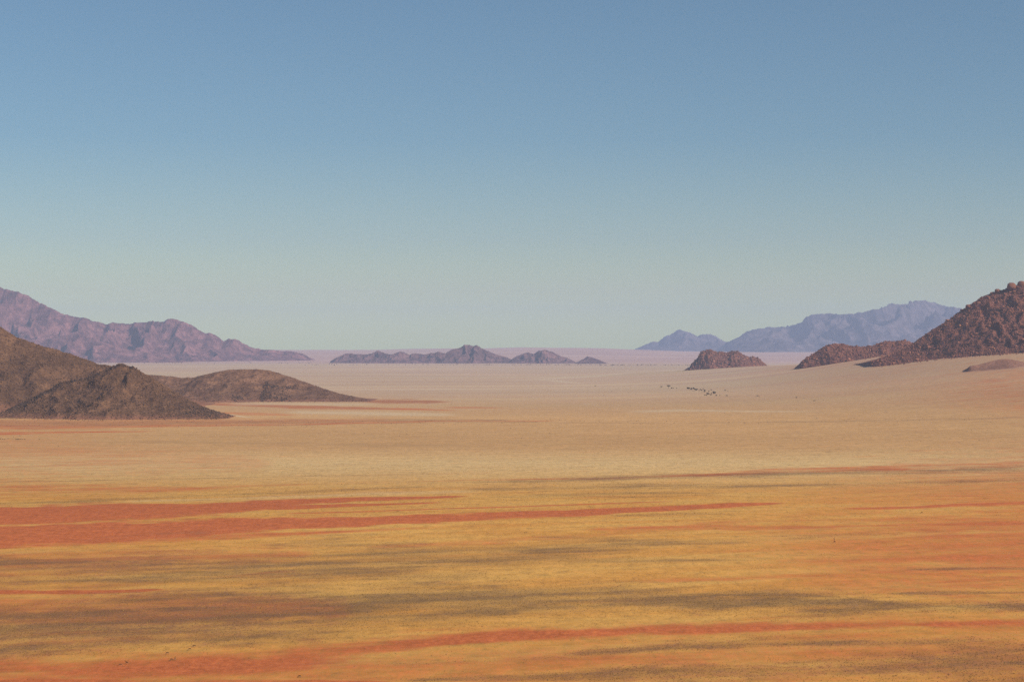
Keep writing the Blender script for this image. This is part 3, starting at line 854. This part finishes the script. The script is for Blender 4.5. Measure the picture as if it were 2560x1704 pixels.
def plant(px, py_base, wpx, hpx, kind, label, seed, leaf, group=None):
    x, y, z = hit(px, py_base)
    m = y / F
    root = bpy.data.objects.new({"flat": "acacia_tree", "round": "tree", "shrub": "shrub"}[kind], None)
    C.objects.link(root); root.location = (x, y, z)
    tag(root, label, {"flat": "tree", "round": "tree", "shrub": "shrub"}[kind], group)
    if kind == "shrub":
        a, b = make_shrub(wpx * m, hpx * m, seed)
        obj("stem", a, M_bark, root); obj("foliage", b, leaf, root)
    else:
        a, b = make_tree(wpx * m, hpx * m, kind, seed)
        obj("trunk", a, M_bark, root); obj("crown", b, leaf, root)

GROVE = "acacias and shrubs of the grove on the plain"
PL = [
 (1653.6,969.4,7,4.6,'flat',M_leaf,"small flat-topped acacia, leftmost tree of the scattered grove"),
 (1671.4,970.6,10.5,8.6,'flat',M_leaf,"tallest umbrella acacia of the grove, standing apart on the left"),
 (1679,971,3.8,3.4,'shrub',M_leaf_brown,"brown shrub just right of the tallest umbrella acacia"),
 (1683.2,970.6,3,2.6,'shrub',M_leaf_brown,"small brown shrub second to the right of the tallest acacia"),
 (1691.8,971.4,2.8,2.4,'shrub',M_leaf_brown,"faint low shrub alone between the tallest acacia and the dense grove"),
 (1720.6,973.2,9,5.6,'round',M_leaf,"dark spreading tree at the left end of the dense grove"),
 (1728,971.8,3.4,3.6,'round',M_leaf,"narrow dark tree behind the left end of the dense grove"),
 (1728.5,974.6,6.8,4,'round',M_leaf_grey,"low grey tree beside the dark tree at the grove's left end"),
 (1733.6,972.6,5.6,4.4,'round',M_leaf,"dark tree just behind the broad grey-green tree"),
 (1739.3,977,10.5,6.4,'round',M_leaf_grey,"broad rounded grey-green tree, largest crown of the dense grove"),
 (1747.8,977,2.8,2.4,'shrub',M_leaf_brown,"tiny brown shrub right of the broad grey-green tree"),
 (1750.8,975,4.4,3.2,'round',M_leaf,"small dark tree right of the broad grey-green tree, at the back"),
 (1753.8,977,4.6,3.4,'round',M_leaf,"small dark tree in the middle of the grove, in front of another"),
 (1758.2,973.8,5,3.4,'flat',M_leaf,"flat dark tree at the upper middle edge of the grove"),
 (1761.8,977.6,6.4,3.8,'round',M_leaf_grey,"greyish tree in the middle of the grove, below the flat one"),
 (1761.4,980.6,5.4,3.6,'round',M_leaf,"dark tree in the middle of the grove, below the greyish one"),
 (1772,979.2,3.2,3.4,'shrub',M_leaf_brown,"pale brown shrub in the gap at the middle of the grove"),
 (1778,975.2,3.6,2.8,'shrub',M_leaf,"small dark shrub alone at the upper right of the grove"),
 (1769.4,987,8.8,5.4,'round',M_leaf,"largest dark tree in the front row of the grove"),
 (1762.3,988,4.2,2.2,'shrub',M_leaf,"low shrub at the left end of the grove's front row"),
 (1766.4,988.2,3.4,2.4,'shrub',M_leaf,"low shrub at the foot of the largest front-row tree"),
 (1777.6,987.8,7.4,3.2,'round',M_leaf,"low wide dark tree in the middle of the grove's front row"),
 (1778.8,983.6,2.8,2.6,'shrub',M_leaf_brown,"small brown shrub just left of the pair of round trees"),
 (1784.3,982,6.8,4.6,'round',M_leaf,"round dark tree, rear one of the pair at the grove's right"),
 (1785,985.4,6.8,4.6,'round',M_leaf,"round dark tree, front one of the pair at the grove's right"),
 (1788.8,982,3.4,2.8,'shrub',M_leaf,"small dark shrub just right of the pair of round trees"),
 (1790.8,989.2,5,3,'shrub',M_leaf,"dark shrub at the right end of the grove's front row"),
 (1799.6,989.2,2.6,2.8,'shrub',M_leaf_brown,"small brown shrub standing just beyond the grove's front row"),
 (1813.2,977.8,7.2,3.8,'flat',M_leaf,"flat dark acacia standing apart right of the grove"),
 (1819.6,977.2,3,1.4,'shrub',M_leaf_brown,"faint flat shrub beside the acacia right of the grove"),
 (1816.8,989.2,5.6,1.8,'shrub',M_leaf_grey,"faint grey wide shrub right of the grove's front row"),
 (1893.9,991.4,6.4,3.6,'flat',M_leaf,"lone flat acacia midway between grove and right edge"),
 (1897.9,991.8,1.8,2,'shrub',M_leaf,"tiny shrub touching the lone flat acacia on its right"),
 (1990.9,994.4,4.4,2.6,'shrub',M_leaf,"lone dark shrub far right of the grove"),
 (2010.4,995,1.8,1.6,'shrub',M_leaf_brown,"tiny brown shrub right of the lone dark shrub"),
 (2036,1001.4,6.5,1.4,'shrub',M_leaf_brown,"flat wide brown shrub near the right end of the shrub line"),
 (2058,1000.4,2.2,1.6,'shrub',M_leaf_brown,"tiny shrub at the right end of the shrub line"),
 (1487.8,965,3.2,2,'shrub',M_leaf,"lone dark shrub on the far plain left of the grove"),
]
for k, (px, py, w, h, kd, lf, lab) in enumerate(PL):
    plant(px, py, w, h, kd, lab, 500 + k, lf, GROVE)
SH = [(1,1097.4,3.4,2.4,"dark shrub cut by the left edge below the hills"),
 (7.2,1097.8,3,2,"second shrub from the left edge below the hills"),
 (12,1098.2,3,1.6,"third, lower shrub from the left edge below the hills"),
 (20,1096.2,2.6,1.4,"small shrub set back behind the others near the left edge"),
 (40.2,1098.3,3.2,2.4,"leftmost shrub of the close row below the left hills"),
 (45,1098.4,4.4,2.2,"widest shrub in the close row below the left hills"),
 (50.2,1098.4,3,2.2,"third shrub of the close row below the left hills"),
 (55.4,1098.2,2.6,1.6,"lowest shrub of the close row below the left hills"),
 (62,1098.4,3.2,2.4,"rightmost shrub of the close row below the left hills"),
 (98.6,1098.6,3.4,2,"lone shrub right of the close row below the left hills")]
for k, (px, py, w, h, lab) in enumerate(SH):
    plant(px, py, w, h, 'shrub', lab, 700 + k, M_leaf, "shrubs on the sand below the left hills")

# far scrub along the edge of the plain and on the flats: too small to pick apart
def tuft_shapes(n_shape, blades, seed, spread=.5, bush=False):
    out = []
    for s in range(n_shape):
        r = np.random.default_rng(seed + s)
        V, Fc = [], []
        for b in range(blades):
            a = r.random() * 6.283; l = r.uniform(.6, 1.1)
            root = np.array([math.cos(a), math.sin(a), 0]) * r.random() * .22
            tip = root + np.array([math.cos(a) * spread * r.uniform(.3, 1), math.sin(a) * spread * r.uniform(.3, 1), l * .62])
            side = np.array([-math.sin(a), math.cos(a), 0]) * r.uniform(.10, .2)
            k = len(V)
            V += [root - side, root + side, tip]
            Fc.append((k, k + 1, k + 2))
        out.append((np.array(V), np.array(Fc)))
    return out

def far_scrub():
    r = np.random.default_rng(77)
    px = np.concatenate([r.uniform(760, 1740, 190), r.uniform(1280, 1720, 90), r.uniform(240, 800, 60)])
    py = np.where(np.arange(len(px)) < 280, 911.5 + r.normal(0, .6, len(px)) + (px > 1500) * 1.2, 907 + r.normal(0, 1.2, len(px)))
    pts, size = [], []
    for a, b in zip(px, py):
        Y = CZ * F / (b - HY); x = (a - CX) / F * Y
        pts.append((x, Y, float(ground_z(x, Y)))); size.append(Y / F * r.uniform(1.2, 3.2))
    me = scatter_mesh("scrub", np.array(pts), np.array(size), SHAPES, r, .1, .3)
    o = obj("scrub", me, M_leaf_brown); tag(o, "thin line of tiny scrub along the far edge of the plain", "scrub", kind="stuff")
    px = np.concatenate([r.uniform(-20, 900, 260), r.uniform(900, 2500, 200)])
    py = np.where(px < 900, r.uniform(1048, 1066, len(px)), r.uniform(1050, 1060, len(px)))
    pts, size = [], []
    for a, b in zip(px, py):
        Y = CZ * F / (b - HY); x = (a - CX) / F * Y
        pts.append((x, Y, float(ground_z(x, Y)))); size.append(r.uniform(.5, 1.5))
    me = scatter_mesh("scrub", np.array(pts), np.array(size), SHAPES, r, .1, .3)
    o = obj("scrub", me, M_leaf_brown); tag(o, "sparse low scrub dotted on the red strip below the left hills", "scrub", kind="stuff")
far_scrub()

def plain_scrub():
    r = np.random.default_rng(78)
    n = 260
    Y = np.exp(r.uniform(math.log(2200), math.log(10500), n)); x = r.uniform(-.27, .27, n) * Y
    keep = ~((x < -.08 * Y) & (Y > 3000) & (Y < 5200)) & (ground_z(x, Y) < 60)
    x, Y = x[keep], Y[keep]
    me = scatter_mesh("scrub", np.stack([x, Y, ground_z(x, Y)], 1), r.uniform(.5, 1.0, len(x)) * (1 + Y / 6000), SHAPES, r, .1, .3)
    o = obj("scrub", me, M_leaf_brown); tag(o, "a few lone bushes dotted thinly over the middle plain", "scrub", kind="stuff")
plain_scrub()

# ------------------------------------------------------------------ grass of the foreground
def grass():
    r = np.random.default_rng(99)
    n = 420000
    u = r.uniform(1 / 2600.0, 1 / 640.0, n) if False else None
    Y = 640 * (2300 / 640.0) ** r.random(n)
    x = r.uniform(-.30, .30, n) * Y
    rr, dd, pp = soil(x, Y)
    patch = fbm(x / 16, Y / 22, 4, 63, .6)
    p = np.clip(.16 + 1.0 * dd - .5 * rr + .30 * patch, .015, 1)
    keep = r.random(n) < p * np.clip(1500 / Y, .35, 1)
    x, Y, dd = x[keep], Y[keep], dd[keep]
    z = ground_z(x, Y)
    size = r.uniform(.28, .62, len(x)) * (1 + .35 * (Y > 1300))
    me = scatter_mesh("grass", np.stack([x, Y, z], 1), size, tuft_shapes(8, 6, 900), r, .36, .05)
    return me
def grass_material():
    t = NT("dry_grass")
    v = t.attr("vary")
    col = t.mix(t.ramp(v, .2, .8), (.22, .135, .055), (.46, .27, .085))
    return t.color(col)
g = obj("grass", grass(), grass_material())
tag(g, "dry bunch grass scattered over the foreground sand", "grass", kind="stuff")

# ------------------------------------------------------------------ antelopes
def antelope_material():
    t = NT("antelope_coat")
    tc = t.n.new("ShaderNodeTexCoord")
    sep = t.n.new("ShaderNodeSeparateXYZ"); t.link(tc.outputs["Object"], sep.inputs[0])
    n = t.noise(t.mapping(tc.outputs["Object"], (6, 6, 6)), 1.0, 3, .5)
    z = t.math('ADD', sep.outputs["Z"], t.math('MULTIPLY', t.math('SUBTRACT', n, .5), .05))
    col = t.mix(t.ramp(z, .52, .60), (.42, .30, .20), (.085, .045, .024))
    col = t.mix(t.ramp(z, .30, .42), (.13, .08, .05), col)
    return t.color(col)
M_coat = antelope_material()
M_horn = leaf_material("horn", (.02, .016, .012), (.04, .03, .022))

def make_antelope(grazing):
    P, E, Rr = [], [], []
    def v(p, r):
        P.append(p); Rr.append(r); return len(P) - 1
    pel = v((-.42, 0, .80), (.16, .17)); mid = v((-.05, 0, .76), (.16, .19)); che = v((.30, 0, .78), (.15, .21))
    E += [(pel, mid), (mid, che)]
    if grazing:
        n1 = v((.52, 0, .70), (.09, .11)); n2 = v((.70, 0, .42), (.065, .08)); hd = v((.78, 0, .22), (.065, .075)); mz = v((.90, .0, .07), (.04, .04))
    else:
        n1 = v((.48, 0, .94), (.085, .11)); n2 = v((.62, 0, 1.16), (.06, .075)); hd = v((.72, 0, 1.26), (.065, .075)); mz = v((.92, 0, 1.17), (.038, .04))
    E += [(che, n1), (n1, n2), (n2, hd), (hd, mz)]
    tl = v((-.60, 0, .74), (.03, .03)); tl2 = v((-.64, 0, .52), (.02, .02)); E += [(pel, tl), (tl, tl2)]
    for s in (-1, 1):
        a = v((.30, s * .10, .55), (.065, .075)); b = v((.31, s * .10, .34), (.035, .038)); c = v((.30, s * .10, .03), (.026, .028))
        E += [(che, a), (a, b), (b, c)]
        a = v((-.40, s * .11, .58), (.08, .10)); b = v((-.50, s * .11, .33), (.036, .042)); c = v((-.46, s * .11, .03), (.026, .028))
        E += [(pel, a), (a, b), (b, c)]
        e = v((hd and P[hd][0] - .04, s * .09, P[hd][2] + .05), (.02, .03)); E += [(hd, e)]
    me = bpy.data.meshes.new("body_cage"); me.from_pydata(P, E, [])
    o = bpy.data.objects.new("body_cage", me); C.objects.link(o)
    m = o.modifiers.new("skin", 'SKIN')
    sl = me.skin_vertices[0].data if me.skin_vertices else None
    if sl is None:
        bpy.context.view_layer.objects.active = o
        me.attributes  # skin layer is added with the modifier
        sl = me.skin_vertices[0].data
    for i, r in enumerate(Rr): sl[i].radius = r
    sl[pel].use_root = True
    o.modifiers.new("smooth", 'SUBSURF').levels = 1
    dg = bpy.context.evaluated_depsgraph_get()
    out = bpy.data.meshes.new_from_object(o.evaluated_get(dg)); out.name = "body"
    smooth(out)
    bpy.data.objects.remove(o)
    V, Fc = [], []
    hx, hz = P[hd][0], P[hd][2]
    horns = []
    for s in (-1, 1):
        V, Fc = [], []
        dz = .30 if not grazing else .20; dx = -.10 if not grazing else .22
        tube(V, Fc, (hx - .02, s * .03, hz + .05), (hx + dx * .5, s * .07, hz + .05 + dz * .6), .014, .011, 5)
        tube(V, Fc, (hx + dx * .5, s * .07, hz + .05 + dz * .6), (hx + dx * .6, s * .05, hz + .05 + dz), .011, .004, 5)
        horns.append(np_mesh("horn", np.array(V), np.array(Fc)))
    return out, horns

try:
    KIT = {True: make_antelope(True), False: make_antelope(False)}
except Exception as ex:
    print("antelope skin failed:", ex); raise

def antelope(px, py, heading, grazing, label, scale=1.0):
    x, y, z = hit(px, py)
    body, horns = KIT[grazing]
    if not body.materials: body.materials.append(M_coat)
    o = bpy.data.objects.new("antelope", body); C.objects.link(o)
    o.location = (x, y, z - .02); o.rotation_euler = (0, 0, R(heading)); o.scale = (scale,) * 3
    tag(o, label, "antelope", "antelopes grazing in the foreground")
    for h in horns:
        if not h.materials: h.materials.append(M_horn)
        obj("horn", h, None, o)
    return o

antelope(485.6, 1616.5, 200, True, "brown antelope grazing at the grass edge, farthest of the left herd")
antelope(474.6, 1624.5, 190, True, "dark antelope grazing just in front of the farthest one")
antelope(418.5, 1634.5, 175, True, "antelope grazing alone at the upper edge of the red sand")
antelope(437.6, 1648.4, 95, False, "antelope seen end-on, standing upright on the red sand")
antelope(428.4, 1650.6, 230, True, "antelope grazing just left of the upright end-on one")
antelope(317, 1658.6, 170, False, "pale antelope standing behind the leftmost one")
antelope(300.6, 1663.6, 15, True, "leftmost antelope of the herd, grazing on the red sand")
antelope(749, 1692.6, 160, True, "antelope grazing alone at the bottom edge, right of the herd")
antelope(2085.6, 1350, 85, False, "rear antelope of a pair out on the yellow grass at right", 1.25)
antelope(2086.8, 1355.6, 120, True, "front antelope of a pair out on the yellow grass at right", 1.25)
antelope(2304.6, 1283, 165, True, "lone dark antelope far out on the yellow grass at right", 1.3)

# ------------------------------------------------------------------ haze
def haze_box():
    x0, x1, y0, y1, z0, z1 = -24500, 24500, -5000, 38000, -45, 930
    V = [(x0,y0,z0),(x1,y0,z0),(x1,y1,z0),(x0,y1,z0),(x0,y0,z1),(x1,y0,z1),(x1,y1,z1),(x0,y1,z1)]
    Fc = [(0,3,2,1),(4,5,6,7),(0,1,5,4),(1,2,6,5),(2,3,7,6),(3,0,4,7)]
    me = np_mesh("haze", V, Fc)
    m = bpy.data.materials.new("haze_air"); m.use_nodes = True
    n, l = m.node_tree.nodes, m.node_tree.links
    n.clear()
    out = n.new("ShaderNodeOutputMaterial"); pv = n.new("ShaderNodeVolumePrincipled")
    pv.inputs["Color"].default_value = (*HAZE_COLOR, 1)
    pv.inputs["Density"].default_value = HAZE_DENSITY
    pv.inputs["Anisotropy"].default_value = 0.0
    l.new(pv.outputs[0], out.inputs["Volume"])
    o = obj("haze", me, m)
    tag(o, "thin bluish air haze over the whole plain", "haze", kind="stuff")
haze_box()
